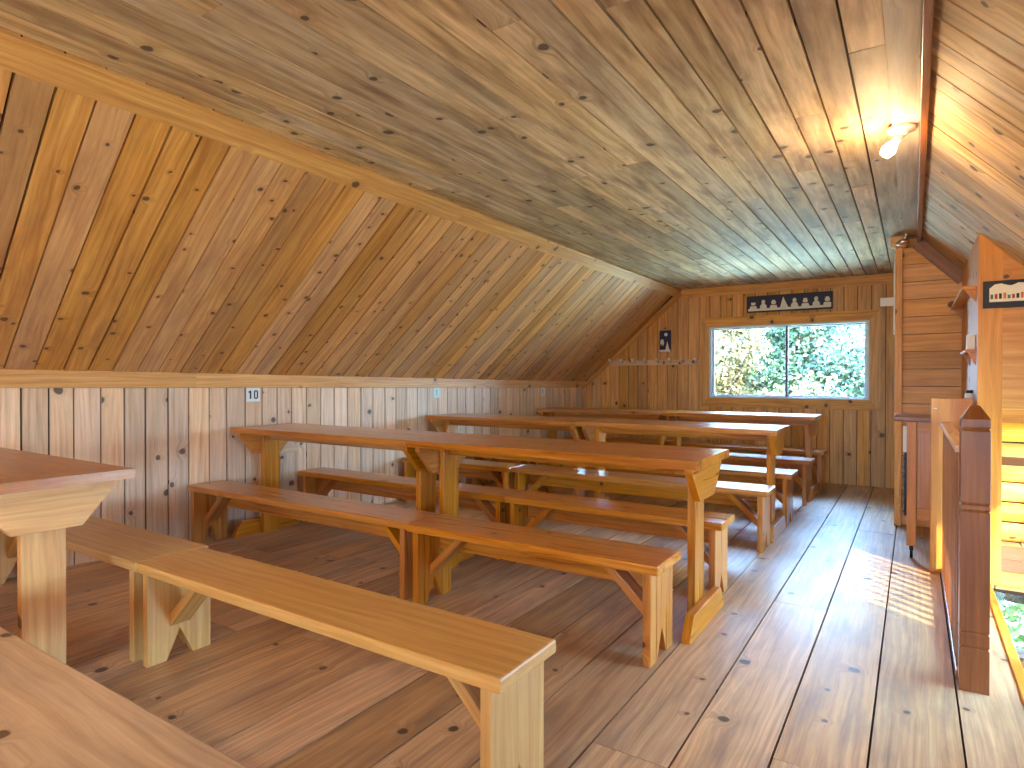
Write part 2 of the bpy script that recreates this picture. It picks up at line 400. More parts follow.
# cornice board and rake board of the gable, corner strip
mb = MB(); mb.box(-2.60, -.02, YF-.02, YF, 2.30, CZ-.001, W_FAR, rnd=(.6, .6))
struct(mb.build('trim_6', bevel=.003))
mb = MB()
a, b_ = Vector((XA, 0, CZ)), Vector((wx(YF), 0, zt(YF)))
dn = Vector((.54, 0, -.84))*.07
c = [(b_.x, YF-.016, b_.z), (b_.x+.02, YF-.016, b_.z-.06), (a.x+.02, YF-.016, a.z-.085), (a.x, YF-.016, a.z)]
c2 = [(p_[0], YF, p_[2]) for p_ in c]
mb.hexa(c+c2, (b_-a), W_FAR)
struct(mb.build('trim_7', bevel=.002))

# windows: one object with frame, sashes and panes
def window(name, x0, x1, z0, z1, yy, casing, place=None, mull=None, cm=W_FAR, deep=.12):
    """built in a local frame: x across, y outwards (away from the room), z up"""
    root = bpy.data.objects.new(name, None); COL.objects.link(root); struct(root)
    if place is not None: root.matrix_world = place
    else: root.location = (0, yy, 0)
    mb = MB()
    if casing:
        w = casing
        mb.prism([(x0-w, z0-w), (x1+w, z0-w), (x1, z0), (x0, z0)], -.025, 0, 'y', cm, g=(1, 0, 0))
        mb.prism([(x0-w, z1+w), (x0, z1), (x1, z1), (x1+w, z1+w)], -.025, 0, 'y', cm, g=(1, 0, 0))
        mb.prism([(x0-w, z0-w), (x0, z0), (x0, z1), (x0-w, z1+w)], -.025, 0, 'y', cm)
        mb.prism([(x1, z0), (x1+w, z0-w), (x1+w, z1+w), (x1, z1)], -.025, 0, 'y', cm)
        mb.build('casing', root, bevel=.003)
    f = .022; mb = MB()
    mb.box(x0, x0+f, -.004, deep, z0, z1, M_FRAME).box(x1-f, x1, -.004, deep, z0, z1, M_FRAME).box(x0+f, x1-f, -.004, deep, z0, z0+f, M_FRAME).box(x0+f, x1-f, -.004, deep, z1-f, z1, M_FRAME)
    mb.build('window_frame', root, bevel=.002)
    mid = (x0+x1)/2 if mull is None else mull
    for k, (a, c) in enumerate(((x0+f, mid+.018), (mid-.018, x1-f))):
        yo = deep*.45 + k*.025; s = .03; mb = MB()
        ml = M_FRAME if k == 0 else M_SASH; mr_ = M_SASH if k == 0 else M_FRAME
        mb.box(a, a+s, yo, yo+.022, z0+f, z1-f, ml).box(c-s, c, yo, yo+.022, z0+f, z1-f, mr_).box(a+s, c-s, yo, yo+.022, z0+f, z0+f+s*.6, M_FRAME).box(a+s, c-s, yo, yo+.022, z1-f-s*.6, z1-f, M_FRAME)
        sash = mb.build('sash', root, bevel=.002)
        MB().box(a+s-.003, c-s+.003, yo+.009, yo+.013, z0+f+s*.6-.003, z1-f-s*.6+.003, M_GLASS).build('pane', sash)
    return root
def portal(loc, rot, sx, sy):
    d = bpy.data.lights.new('window_portal', 'AREA'); d.shape = 'RECTANGLE'; d.size = sx; d.size_y = sy; d.cycles.is_portal = True
    o = bpy.data.objects.new('window_portal', d); COL.objects.link(o); o.location = loc; o.rotation_euler = rot
window('window_1', WX0, WX1, WZ0, WZ1, YF, .115, mull=-1.315)
portal(((WX0+WX1)/2, YF+.15, (WZ0+WZ1)/2), (-math.pi/2, 0, 0), WX1-WX0, WZ1-WZ0)

# right slope, boards run down the slope
mb = MB(); y = YN
nr = Vector((-1.07, 0, -1)).normalized()
def srp(x, y, o): return Vector((x, y, zr(x))) + nr*o
while y < YF:
    y1 = min(y+.142*random.choice((.95, 1, 1.05)), YF); gp = random.choice((.002, .004, .006)); o = random.uniform(0, .006)
    c = [srp(XR0, y+gp, -.02), srp(XR0, y1-gp, -.02), srp(XR1, y1-gp, -.02), srp(XR1, y+gp, -.02), srp(XR0, y+gp, o), srp(XR0, y1-gp, o), srp(XR1, y1-gp, o), srp(XR1, y+gp, o)]
    mb.hexa([tuple(q) for q in c], (1, 0, -1.07), W_CEIL); y = y1
c = [srp(XR0, YN, -.12), srp(XR0, YF, -.12), srp(XR1, YF, -.12), srp(XR1, YN, -.12), srp(XR0, YN, -.012), srp(XR0, YF, -.012), srp(XR1, YF, -.012), srp(XR1, YN, -.012)]
mb.hexa([tuple(q) for q in c], (0, 1, 0), M_GAP)
struct(mb.build('wall_right_sloped', weld=False))

# right knee wall down to the lower level, with two openings
LOW = -2.4
def plank_wall(name, x0, x1, holes, y0, y1, z0, z1, mat, p=.16):
    """boards along y stacked in z, in the plane x0..x1; holes: (ya,yb,za,zb)"""
    mb = MB(); z = z0
    zs = []
    while z < z1-.001: zs.append((z, min(z+p, z1))); z += p
    for a, c in zs:
        cuts = [(a, c)]
        for h in holes:
            nn = []
            for u, w in cuts:
                ps = sorted({u, w} | {k for k in (h[2], h[3]) if u < k < w}); nn += list(zip(ps[:-1], ps[1:]))
            cuts = nn
        for u, w in cuts:
            spans = [(y0, y1)]
            for h in holes:
                if (u+w)/2 > h[2] and (u+w)/2 < h[3]:
                    ns = []
                    for s0, s1 in spans:
                        if h[0] > s0: ns.append((s0, min(h[0], s1)))
                        if h[1] < s1: ns.append((max(h[1], s0), s1))
                    spans = [k for k in ns if k[1] > k[0]]
            for s0, s1 in spans: mb.box(x0, x1, s0, s1, u+(.002 if u == a else 0), w-(.002 if w == c else 0), mat, g=(0, 1, 0))
    struct(mb.build(name, weld=False))
H1 = (2.6, 4.35, .25, 1.0); H2 = (4.85, 6.0, .25, .95); H3 = (-2.6, -.9, .35, 1.02)
plank_wall('wall_right', 1.25, 1.33, [H1, H2, H3], YN, YF, LOW, zr(1.25)+.05, W_KNEE)
def rightwin(name, h):
    M = Matrix.Translation((1.25, (h[0]+h[1])/2, 0)) @ Matrix.Rotation(-math.pi/2, 4, 'Z')
    hw = (h[1]-h[0])/2
    window(name, -hw, hw, h[2], h[3], 0, .08, place=M, deep=.09, cm=W_TRIM)
    portal((1.36, (h[0]+h[1])/2, (h[2]+h[3])/2), (0, math.pi/2, 0), h[3]-h[2], h[1]-h[0])
rightwin('window_2', H1); rightwin('window_3', H2); rightwin('window_4', H3)

# wall behind the camera; its unseen window is added to let in fill light
mb = MB(); nh = (-.95, .05, .9, 1.8); x = -5.15
while x < XR1:
    x1 = min(x+.15, XR1); zt_ = lambda xx: (CZ if xx > XA else max(.0, CZ-(XA-xx)/(XA-wx(YN))*(CZ-zt(YN)))) if xx < XR0 else zr(xx)
    if x1 > nh[0] and x < nh[1]:
        vb(mb, x+.002, x1-.002, YN-.03, YN, 0, nh[2], nh[2], W_FAR); vb(mb, x+.002, x1-.002, YN-.03, YN, nh[3], zt_(x), zt_(x1), W_FAR)
    else: vb(mb, x+.002, x1-.002, YN-.03, YN, 0, zt_(x), zt_(x1), W_FAR)
    x = x1
for u0, u1, z0, z1 in ((-5.15, nh[0]-.02, 0, 1.15), (nh[1]+.02, XR1, 0, 1.1), (nh[0]-.02, nh[1]+.02, 0, nh[2]), (-2.6, XR0, nh[3], CZ), (-4.6,-.97,1.1,1.4),(-3.9,-.97,1.4,1.9),(nh[1]+.02,.3,1.1,2.1)): mb.box(u0, u1, YN-.08, YN-.031, z0, z1, M_GAP)
struct(mb.build('wall_near', weld=False))
M = Matrix.Translation((-.45, YN, 0)) @ Matrix.Rotation(math.pi, 4, 'Z')
window('window_fill', -.5, .5, nh[2], nh[3], 0, .1, place=M, cm=W_TRIM)
portal((-.45, YN-.15, (nh[2]+nh[3])/2), (math.pi/2, 0, 0), 1.0, nh[3]-nh[2])

# lower level seen through the stair well
struct(MB().box(-.6, 1.25, YN, 5.2, LOW-.05, LOW, W_FLOOR, g=(0, 1, 0)).build('floor_lower'))
mb = MB(); LWX0, LWX1, LWZ0, LWZ1 = .32, 1.15, -.45, -.034
def hb(mb, x0, x1, y0, y1, z0, z1, mat, p=.15):
    z = z0
    while z < z1-.001:
        za = min(z+p, z1); mb.box(x0, x1, y0, y1, z+.0025, za-.0025, mat, g=(1, 0, 0)); z = za
hb(mb, -.6, 1.25, 4.78, 4.83, LOW, LWZ0, W_PANEL); hb(mb, -.6, LWX0, 4.78, 4.83, LWZ0, -.165, W_PANEL); hb(mb, LWX1, 1.25, 4.78, 4.83, LWZ0, -.165, W_PANEL)
struct(mb.build('wall_lower_far', weld=False))
window('window_6', LWX0, LWX1, LWZ0, LWZ1, 4.78, 0, deep=.05, mull=.95)
struct(MB().box(-.65, -.6, YN, 4.83, LOW, -.16, W_PANEL, g=(0, 1, 0)).build('wall_lower_left'))

# partition of horizontal boards, its end post, rake trim and beam end
YP = 6.154
mb = MB(); z = 0; k = 0
while z < 2.4:
    z1 = z+.1455
    xa = -.085
    def xmax(zz): return min(XR1, .04+(2.405-zz)/1.07)
    xb0, xb1 = xmax(z), xmax(min(z1, 2.40))
    c = [(xa, YP, z+.002), (xb0, YP, z+.002), (xb0, YP+.02, z+.002), (xa, YP+.02, z+.002)]
    zc = min(z1, 2.40)-.003
    c += [(xa, YP, zc), (xb1, YP, zc), (xb1, YP+.02, zc), (xa, YP+.02, zc)]
    if zc > z+.01: mb.hexa(c, (1, 0, 0), W_FAR)
    z = z1
mb.prism([(-.085, 0), (XR1, 0), (XR1, 1.1), (.05, 2.37), (-.085, 2.37)], YP+.015, YP+.07, 'y', M_GAP)
struct(mb.build('wall_partition', weld=False))
struct(MB().box(-.135, -.085, YP-.07, YP+.07, 0, CZ-.06, W_FAR).build('trim_8', bevel=.003))
mb = MB(); dx = Vector((1, 0, -1.07)).normalized(); n_ = Vector((-1.07, 0, -1)).normalized()
A = Vector((.05, 0, zr(.05)-.012)); B_ = Vector((.36, 0, zr(.36)-.012)); q = [A, B_, B_+n_*.09, A+n_*.09]
mb.prism([(p_.x, p_.z) for p_ in q], YP-.03, YP-.001, 'y', W_NEWEL, g=(1, 0, -1.07))
struct(mb.build('trim_9', bevel=.002))
struct(MB().box(-.17, -.06, YP-.19, YP-.07, CZ-.105, CZ-.02, W_FAR).build('trim_10', bevel=.004))
struct(MB().box(-.148, -.1355, YP-.05, YP+.05, 1.60, 2.28, M_WHITE).build('trim_11', bevel=.003))

# closet front with its opening, side, and log wall behind
YC = 4.64
mb = MB()
mb.prism([(.32, 0), (.437, 0), (.437, zr(.437)-.002), (.32, zr(.32)-.002)], YC, YC+.03, 'y', W_PANEL)
mb.prism([(.437, 1.05), (1.25, 1.05), (1.25, zr(1.25)-.002), (.437, zr(.437)-.002)], YC+.006, YC+.03, 'y', W_PANEL, g=(1, 0, 0))
mb.box(.437, 1.25, YC+.002, YC+.03, .965, 1.046, W_PANEL)
mb.box(.437, 1.25, YC+.004, YC+.03, .715, .765, W_NEWEL)
mb.box(.437, 1.25, YC+.002, YC+.03, 0, .085, W_PANEL)
mb.box(.437, 1.25, YC+.016, YC+.03, .088, .155, W_NEWEL); mb.box(.437, 1.25, YC+.016, YC+.03, .159, .235, W_NEWEL)
mb.box(1.13, 1.25, YC+.002, YC+.03, .085, .965, W_PANEL)
struct(mb.build('wall_closet', weld=False))
mb = MB(); c = [(.32, YC+.03, 0), (.345, YC+.03, 0), (.345, YP, 0), (.32, YP, 0)]
mb.hexa(c+[(p_[0], p_[1], zr(p_[0])-.002) for p_ in c], (0, 0, 1), W_TRIM)
struct(mb.build('wall_closet_side', weld=False))
mb = MB(); z = 0
while z < 1.35:
    r_ = .075; prof = []
    for k in range(9):
        a = math.pi/2 + math.pi*k/8; prof.append((5.95+r_*math.cos(a)*.6, z+r_+r_*math.sin(a)*.97))
    mb.prism(prof, .345, 1.25, 'x', W_LOG, g=(1, 0, 0)); z += .15
mb.box(.345, 1.25, 5.94, 6.0, 0, 1.2, M_GAP)
struct(mb.build('wall_log', weld=False))

# ------------------------------------------------------------------ furniture
def bench(row, x0, x1, y0, y1, label, top=.437, mat=W_BENCH, legmat=None, apron=True, th=.042, group='long pine benches', braces=True, inset=.055, rz=0.0):
    legmat = legmat or mat
    cx = (x0+x1)/2; cy = (y0+y1)/2; L_ = (x1-x0)/2; w = (y1-y0)/2
    t = thing('bench', (cx, cy, 0), label, 'bench', group, rz)
    MB().box(-L_, L_, -w, w, top-th, top, mat, g=(1, 0, 0)).build('seat', t, bevel=.007)
    lw = w-.012; zt0 = top-th
    for sgn in (-1, 1):
        xc = sgn*(L_-inset); prof = [(-lw, 0), (-lw*.42, 0), (0, .125), (lw*.42, 0), (lw, 0), (lw, zt0), (-lw, zt0)]
        # polygon order keeps the notch concave; split in two convex halves
        mb = MB(); x_a, x_b = xc-.018, xc+.018
        of = (random.uniform(0, 60), random.uniform(0, 60))
        mb.prism([(-lw, 0), (-lw*.42, 0), (0, .125), (lw*.42, 0), (lw, 0), (lw, zt0), (-lw, zt0)], x_a, x_b, 'x', legmat)
        mb.build('leg', t, bevel=.003)
        if braces:
            # diagonal brace from the leg up to the underside of the seat
            xi = xc - sgn*.018; d = .21; zb_ = .20; th_ = .032
            pr = [(xi, zb_), (xi-sgn*(d), zt0), (xi-sgn*(d+.05), zt0), (xi, zb_-.055)]
            MB().prism(pr, -.045, .045, 'y', legmat, g=(sgn, 0, -1)).build('brace', t, bevel=.002)
    if apron:
        MB().box(-L_+inset+.019, L_-inset-.019, -.012+w*.35, .012+w*.35, zt0-.12, zt0, legmat, g=(1, 0, 0)).build('apron', t, bevel=.002)
    return t
def table(x0, x1, y0, y1, label, top=.845, mat=W_BENCH, group='long narrow tables', rz=0.0, breadboard=False, legmat=None, inset=.05, th=.04, rail=True, foot=True, post_w=.075):
    legmat = legmat or mat
    cx = (x0+x1)/2; cy = (y0+y1)/2; L_ = (x1-x0)/2; w = (y1-y0)/2
    t = thing('table', (cx, cy, 0), label, 'table', group, rz)
    mb = MB()
    n = 3
    for k in range(n):
        a = -w+2*w*k/n; b2 = -w+2*w*(k+1)/n
        mb.box(-L_, L_-(.13 if breadboard else 0), a+.0006, b2-.0006, top-th, top, mat, g=(1, 0, 0))
    if breadboard: mb.box(L_-.128, L_, -w, w, top-th, top, mat, g=(0, 1, 0))
    mb.build('tabletop', t, bevel=.004, weld=False)
    zt0 = top-th
    for sgn in (-1, 1):
        xc = sgn*(L_-inset-.02)
        # bracket: trapezoid board across the table end
        MB().prism([(-w*.86, zt0), (-w*.86, zt0-.03), (-w*.42, zt0-.175), (w*.42, zt0-.175), (w*.86, zt0-.03), (w*.86, zt0)], xc+sgn*.002, xc+sgn*.04, 'x', legmat, g=(0, 1, 0)).build('bracket', t, bevel=.002)
        MB().box(xc-.04, xc, -post_w, post_w, .0 if not foot else .0, zt0, legmat).build('leg', t, bevel=.003) if sgn > 0 else MB().box(xc, xc+.04, -post_w, post_w, 0, zt0, legmat).build('leg', t, bevel=.003)
        if foot:
            MB().prism([(-w, 0), (w, 0), (w, .02), (w*.8, .115), (-w*.8, .115), (-w, .02)], xc+sgn*.002, xc+sgn*.045, 'x', legmat, g=(0, 1, 0)).build('foot', t, bevel=.003)
    if rail:
        MB().box(-L_+inset+.06, L_-inset-.06, -.015, .015, zt0-.07, zt0, legmat, g=(1, 0, 0)).build('apron', t, bevel=.002)
    return t

XE = -.86
# row of tables nearest the camera and the ones behind
def lx(y): return wx(y)+.03
bench(0, -2.765, -.90, .445, .757, 'bare pale pine bench in the bottom left corner, nearest the camera', mat=W_BARE)
bench(0, lx(.76), -2.80, .445, .757, 'pale pine bench half hidden under the near end of the leftmost table', mat=W_BARE)
table(lx(1.31), -2.73, .75, 1.31, 'worn brown table with end board and pale trapezoid bracket at the left edge', mat=W_OLD, legmat=W_TRIM, breadboard=True, inset=.1, foot=False)
bench(1, -2.775, -.90, 1.33, 1.635, 'honey pine bench in the foreground whose end leg reaches the bottom edge', mat=W_HONEY, apron=False)
bench(1, lx(1.66), -2.78, 1.33, 1.66, 'duller pine bench butted to the foreground bench and running to the left wall', mat=W_HONEY, apron=False)
bench(2, -2.30, XE-.03, 2.49, 2.80, 'glossy orange bench in front of the near long table, aisle side')
bench(2, lx(2.8), -2.305, 2.51, 2.80, 'glossy orange bench below the number 10 sign, front of the near long table')
table(-2.60, XE+.03, 2.82, 3.42, 'near long orange table with trapezoid end bracket by the aisle')
table(lx(3.4), -2.605, 2.82, 3.40, 'long orange table against the left wall under the number 10 sign')
bench(3, -2.29, XE-.01, 3.43, 3.72, 'orange bench behind the near long table, aisle side')
bench(3, lx(3.7), -2.295, 3.43, 3.70, 'orange bench behind the near long table, wall side')
bench(4, -2.99, XE+.01, 4.585, 4.88, 'long bench in front of the middle table, window light on its aisle end')
bench(4, lx(4.88), -2.995, 4.56, 4.85, 'short bench at the left wall in front of the middle table')
table(-2.50, XE+.01, 4.90, 5.48, 'middle long table with pale shining top, aisle side')
table(lx(5.42), -2.505, 4.87, 5.43, 'middle long table reaching the left wall under the pale number card')
bench(5, -3.34, XE+.02, 5.52, 5.86, 'bench behind the middle table, reaching the aisle')
bench(5, lx(5.86), -3.345, 5.54, 5.86, 'stub of bench at the left wall behind the middle table')
bench(6, -2.95, XE+.03, 6.54, 6.84, 'bench in front of the farthest table, aisle side')
bench(6, lx(6.8), -2.955, 6.49, 6.79, 'bench in front of the farthest table, wall side')
table(-2.41, XE+.03, 6.86, 7.42, 'farthest long table standing in front of the window')
table(lx(7.36), -2.415, 6.80, 7.36, 'farthest long table at the left, in the corner of the gable wall')
bench(7, -2.6, XE+.05, 7.46, 7.80, 'farthest bench by the gable wall under the window')
bench(7, lx(7.8), -2.605, 7.46, 7.80, 'farthest bench by the gable wall under the coat pegs')

# ------------------------------------------------------------------ wall things
def number_card(y, z, w, h, glyph, ink, card, label):
    t = thing('number_sign', (wx(y)+.001, y, z), label, 'sign', None, math.atan(.0961)*-1)
    MB().box(0, .003, -w/2, w/2, -h/2, h/2, card).build('card', t)
    def bar(a, b_, c, d): return (a*w, b_*w, c*h, d*h)
    mb = MB()
    for g, o in glyph:
        if g == '1':
            bs = [bar(o-.055, o+.055, -.30, .30), bar(o-.15, o-.055, .14, .24)]
        else:
            bs = [bar(o-.15, o-.06, -.24, .24), bar(o+.06, o+.15, -.24, .24), bar(o-.11, o+.11, .21, .31), bar(o-.11, o+.11, -.31, -.21)]
        for a, b_, c, d in bs: mb.box(.003, .0038, a, b_, c, d, ink)
    mb.build('numeral', t)
    return t
M_FADE = plain('faded_ink', (150, 175, 165), .6); M_CARD = plain('pale_green_card', (205, 225, 215), .6)
number_card(3.06, 1.093, .118, .112, [('1', -.2), ('0', .2)], M_BLACK, M_WHITE, 'white card with black number 10 on the left wall under the trim')
number_card(5.12, 1.075, .10, .11, [('1', 0)], M_FADE, M_CARD, 'pale faded card on the left wall above the middle table')
number_card(7.06, 1.058, .09, .105, [('1', 0)], M_BLACK, M_WHITE, 'small white card with one thin stroke near the far left corner')

t = thing('leaning_board', (wx(3.28)+.014, 3.28, 0), 'wide pale board standing against the left wall by the number 10 table leg', 'board', None, -math.atan(.0961))
M = Matrix.Identity(4)
mb = MB(); mb.box(-.012, .01, -.17, -.0015, 0.003, .79, W_KNEE, M=M).box(-.012, .01, .0015, .17, 0.003, .79, W_KNEE, M=M); mb.build('board', t, bevel=.002)
MB().box(.0102, .026, -.16, .16, .60, .66, W_KNEE, M=M, g=(0, 1, 0)).build('batten', t, bevel=.002)

# snowmen board over the window
t = thing('snowman_sign', (-1.28, YF, 2.155), 'wide navy board painted with white snowmen and trees above the window', 'sign')
hw, hh = .478, .10
MB().box(-hw, hw, -.045, -.002, -hh, hh, M_NAVY).build('board', t, bevel=.002)
mb = MB(); f = .014
mb.box(-hw, hw, -.052, -.045, hh-f, hh, M_BLACK).box(-hw, hw, -.052, -.045, -hh, -hh+f, M_BLACK).box(-hw, -hw+f, -.052, -.045, -hh+f, hh-f, M_BLACK).box(hw-f, hw, -.052, -.045, -hh+f, hh-f, M_BLACK); mb.build('frame', t)
MB().box(-hw+f, hw-f, -.0475, -.045, -hh+f, -hh+f+.03, M_SNOW).build('snow_bank', t)
def disc(mb, cx, cz, rx, rz, y0, y1, mat, n=16):
    mb.prism([(cx+rx*math.cos(2*math.pi*k/n), cz+rz*math.sin(2*math.pi*k/n)) for k in range(n)], y0, y1, 'y', mat)
for k, kind in enumerate('smsTmsms'):
    cx = -hw+.075+k*.118
    mb = MB()
    if kind == 's':
        disc(mb, cx, -.045, .042, .035, -.0495, -.0475, M_SNOW); disc(mb, cx, .008, .028, .026, -.0495, -.0475, M_SNOW)
        mb.box(cx-.028, cx+.028, -.0505, -.0495, -.024, -.014, M_RED if k % 4 else M_NAVY); mb.box(cx-.018, cx+.018, -.0505, -.0495, .022, .04, M_BLACK if k % 4 == 0 else M_SNOW)
        mb.build('snowman', t)
    elif kind == 'm':
        disc(mb, cx, -.04, .04, .04, -.0495, -.0475, M_SNOW); disc(mb, cx, .02, .022, .03, -.0495, -.0475, M_SNOW)
        mb.box(cx+.008, cx+.02, -.0505, -.0495, .012, .018, M_ORANGE); mb.build('snowman', t)
    else:
        mb.prism([(cx-.045, -.06), (cx+.05, -.06), (cx-.01, .075)], -.0495, -.0475, 'y', M_SNOW); mb.build('snow_tree', t)

# narrow night picture
t = thing('night_picture', (-2.82, YF, 1.735), 'small upright navy picture with a white moon above the coat pegs', 'picture')
MB().box(-.078, .078, -.02, -.002, -.145, .145, M_NAVY).build('panel', t, bevel=.002)
mb = MB(); disc(mb, .012, .09, .024, .024, -.0215, -.02, M_MOON); mb.build('moon', t)
MB().box(-.075, .075, -.0215, -.02, -.143, -.115, M_SNOW).build('snow_strip', t)
mb = MB(); disc(mb, -.04, -.02, .026, .05, -.0215, -.02, M_CREAM); disc(mb, -.045, -.07, .02, .03, -.0215, -.02, M_BLACK)
mb.prism([(.005, -.115), (.062, -.115), (.03, .0)], -.0215, -.02, 'y', M_CREAM); mb.build('painted_figures', t)

# coat pegs
t = thing('coat_rack', (-3.0, YF, 1.45), 'long pine coat peg board left of the window', 'coat rack')
MB().box(-.635, .635, -.022, -.001, -.035, .035, W_KNEE, g=(1, 0, 0)).build('backboard', t, bevel=.003)
for k in range(8):
    M = Matrix.Translation((-.6+k*.172, -.022, .005)) @ Matrix.Rotation(math.radians(62), 4, 'X')
    MB().lathe([(0, 0), (.014, 0), (.012, .05), (.02, .07), (.02, .086), (0, .092)], 12, M, M_PEG).build('peg', t, smooth=True)

# framed picture on the closet front
t = thing('framed_picture', (.447, YC, 1.725), 'black framed picture of a snowy village on the closet front', 'picture')
MB().box(-.105, .115, -.016, -.001, -.08, .08, M_BLACK).build('panel', t, bevel=.002)
mb = MB(); mb.prism([(-.075, -.045), (.105, -.045), (.105, .045), (.085, .06), (.06, .062), (.03, .048), (.012, .05), (-.02, .062), (-.05, .058), (-.075, .035)], -.018, -.016, 'y', M_CREAM); mb.build('snowy_scene', t)
mb = MB()
for k in range(9):
    cx = -.07+k*.02; hgt = random.uniform(.02, .035)
    mb.box(cx, cx+.013, -.0195, -.018, -.028, -.028+hgt, [M_GREEN, M_RED, M_BLACK, M_ORANGE][k % 4])
mb.build('painted_village', t)

# shelves on the closet side and what stands on them
def shelf(y0, y1, z, out, label, thk=.02):
    t = thing('wall_shelf', (.32, (y0+y1)/2, z), label, 'shelf')
    MB().box(-out, -.001, -(y1-y0)/2, (y1-y0)/2, -thk, 0, W_PANEL, g=(0, 1, 0)).build('board', t, bevel=.002)
    for s in (-1, 1):
        yy = s*((y1-y0)/2-.03)
        MB().prism([(-out*.8, -thk), (-.001, -thk), (-.001, -thk-.08)], yy-.01, yy+.01, 'y', W_PANEL).build('support', t)
    return t
shelf(4.75, 6.08, 1.80, .075, 'long narrow upper shelf on the closet side below the sloped ceiling')
shelf(4.75, 5.25, 1.41, .055, 'short middle shelf on the closet side carrying a white box')
shelf(4.75, 5.25, 1.05, .055, 'lowest short shelf on the closet side carrying a glass jar')
tag(MB().box(.275, .318, 4.80, 4.87, 1.4105, 1.50, M_WHITE).build('box', bevel=.004), 'small white box on the middle closet shelf', 'box')
t = thing('jar', (.293, 4.84, 1.0505), 'small jar with a dark lid on the lowest closet shelf behind the newel post', 'jar')
MB().lathe([(0, 0), (.022, 0), (.024, .01), (.024, .075), (.018, .085)], 16, Matrix.Identity(4), M_FRAME).build('body', t, smooth=True)
MB().lathe([(0, .085), (.02, .085), (.02, .105), (0, .105)], 16, Matrix.Identity(4), M_IRON).build('lid', t)

# white-coloured bracket arm on the partition post
t = thing('white_arm', (-.19, YP-.01, 1.88), 'small white wooden arm sticking out from the partition post', 'bracket')
MB().box(-.055, .054, -.02, .02, -.035, .035, M_WHITE, g=(1, 0, 0)).build('arm', t, bevel=.004)

# ------------------------------------------------------------------ stair rail, newel post, end panel, cupboard
t = thing('newel_post', (.2025, 3.045, 0), 'dark brown square newel post with pyramid cap and grooves', 'post')
h = .0475
mb = MB(); prof = [0, .168, .174, .18, .226, .232, .238, .702, .708, .714, .728, .734, .74, 1.02, 1.027, 1.034, 1.066]
hs_ = [h, h, h-.005, h, h, h-.005, h, h, h-.005, h, h, h-.005, h, h, h-.006, h, h]
off = (3, 7); rnd = (.5, .5)
for k in range(len(prof)-1):
    z0, z1, a, b_ = prof[k], prof[k+1], hs_[k], hs_[k+1]
    lo = [(-a, -a, z0), (a, -a, z0), (a, a, z0), (-a, a, z0)]; hi = [(-b_, -b_, z1), (b_, -b_, z1), (b_, b_, z1), (-b_, b_, z1)]
    for q in range(4): mb.poly([lo[q], lo[(q+1) % 4], hi[(q+1) % 4], hi[q]], (0, 0, 1), off, rnd, W_NEWEL)
mb.poly([(-h, h, 0), (h, h, 0), (h, -h, 0), (-h, -h, 0)], (0, 1, 0), off, rnd, W_NEWEL)
mb.build('shaft', t, bevel=.0015)
mb = MB(); z0 = 1.066
for q in range(4):
    c = [(-h, -h), (h, -h), (h, h), (-h, h)]; a, b_ = c[q], c[(q+1) % 4]; s = .32
    mb.poly([(a[0], a[1], z0), (b_[0], b_[1], z0), (b_[0]*s, b_[1]*s, 1.118), (a[0]*s, a[1]*s, 1.118)], (0, 0, 1), off, rnd, W_NEWEL)
    mb.poly([(a[0]*s, a[1]*s, 1.118), (b_[0]*s, b_[1]*s, 1.118), (0, 0, 1.123)], (0, 0, 1), off, rnd, W_NEWEL)
mb.build('cap', t)

t = thing('stair_railing', (.168, 3.9, 0), 'low stair railing with closely spaced square balusters behind the newel post', 'railing')
MB().box(-.028, .028, -.805, .83, .925, .955, W_KNEE, g=(0, 1, 0)).build('handrail', t, bevel=.005)  # paler wood than the balusters, imitating window glare on the cap
MB().box(-.02, .02, -.805, .83, .0, .035, W_NEWEL, g=(0, 1, 0)).build('bottom_rail', t, bevel=.003)
for k in range(15):
    yy = -.74+k*.108
    MB().box(-.016, .016, yy-.016, yy+.016, .035, .925, W_NEWEL, g=(0, 0, 1)).build('baluster', t, bevel=.002)

t = thing('end_panel', (.2, 4.755, 0), 'tall orange pine board closing the far end of the stair railing', 'panel')
MB().box(-.11, .108, -.018, .018, 0, 1.105, W_PANEL).build('board', t, bevel=.004)
tag_ = MB().box(-.095, -.078, -.0195, -.018, 1.035, 1.043, M_WHITE).build('paper_tag', t)

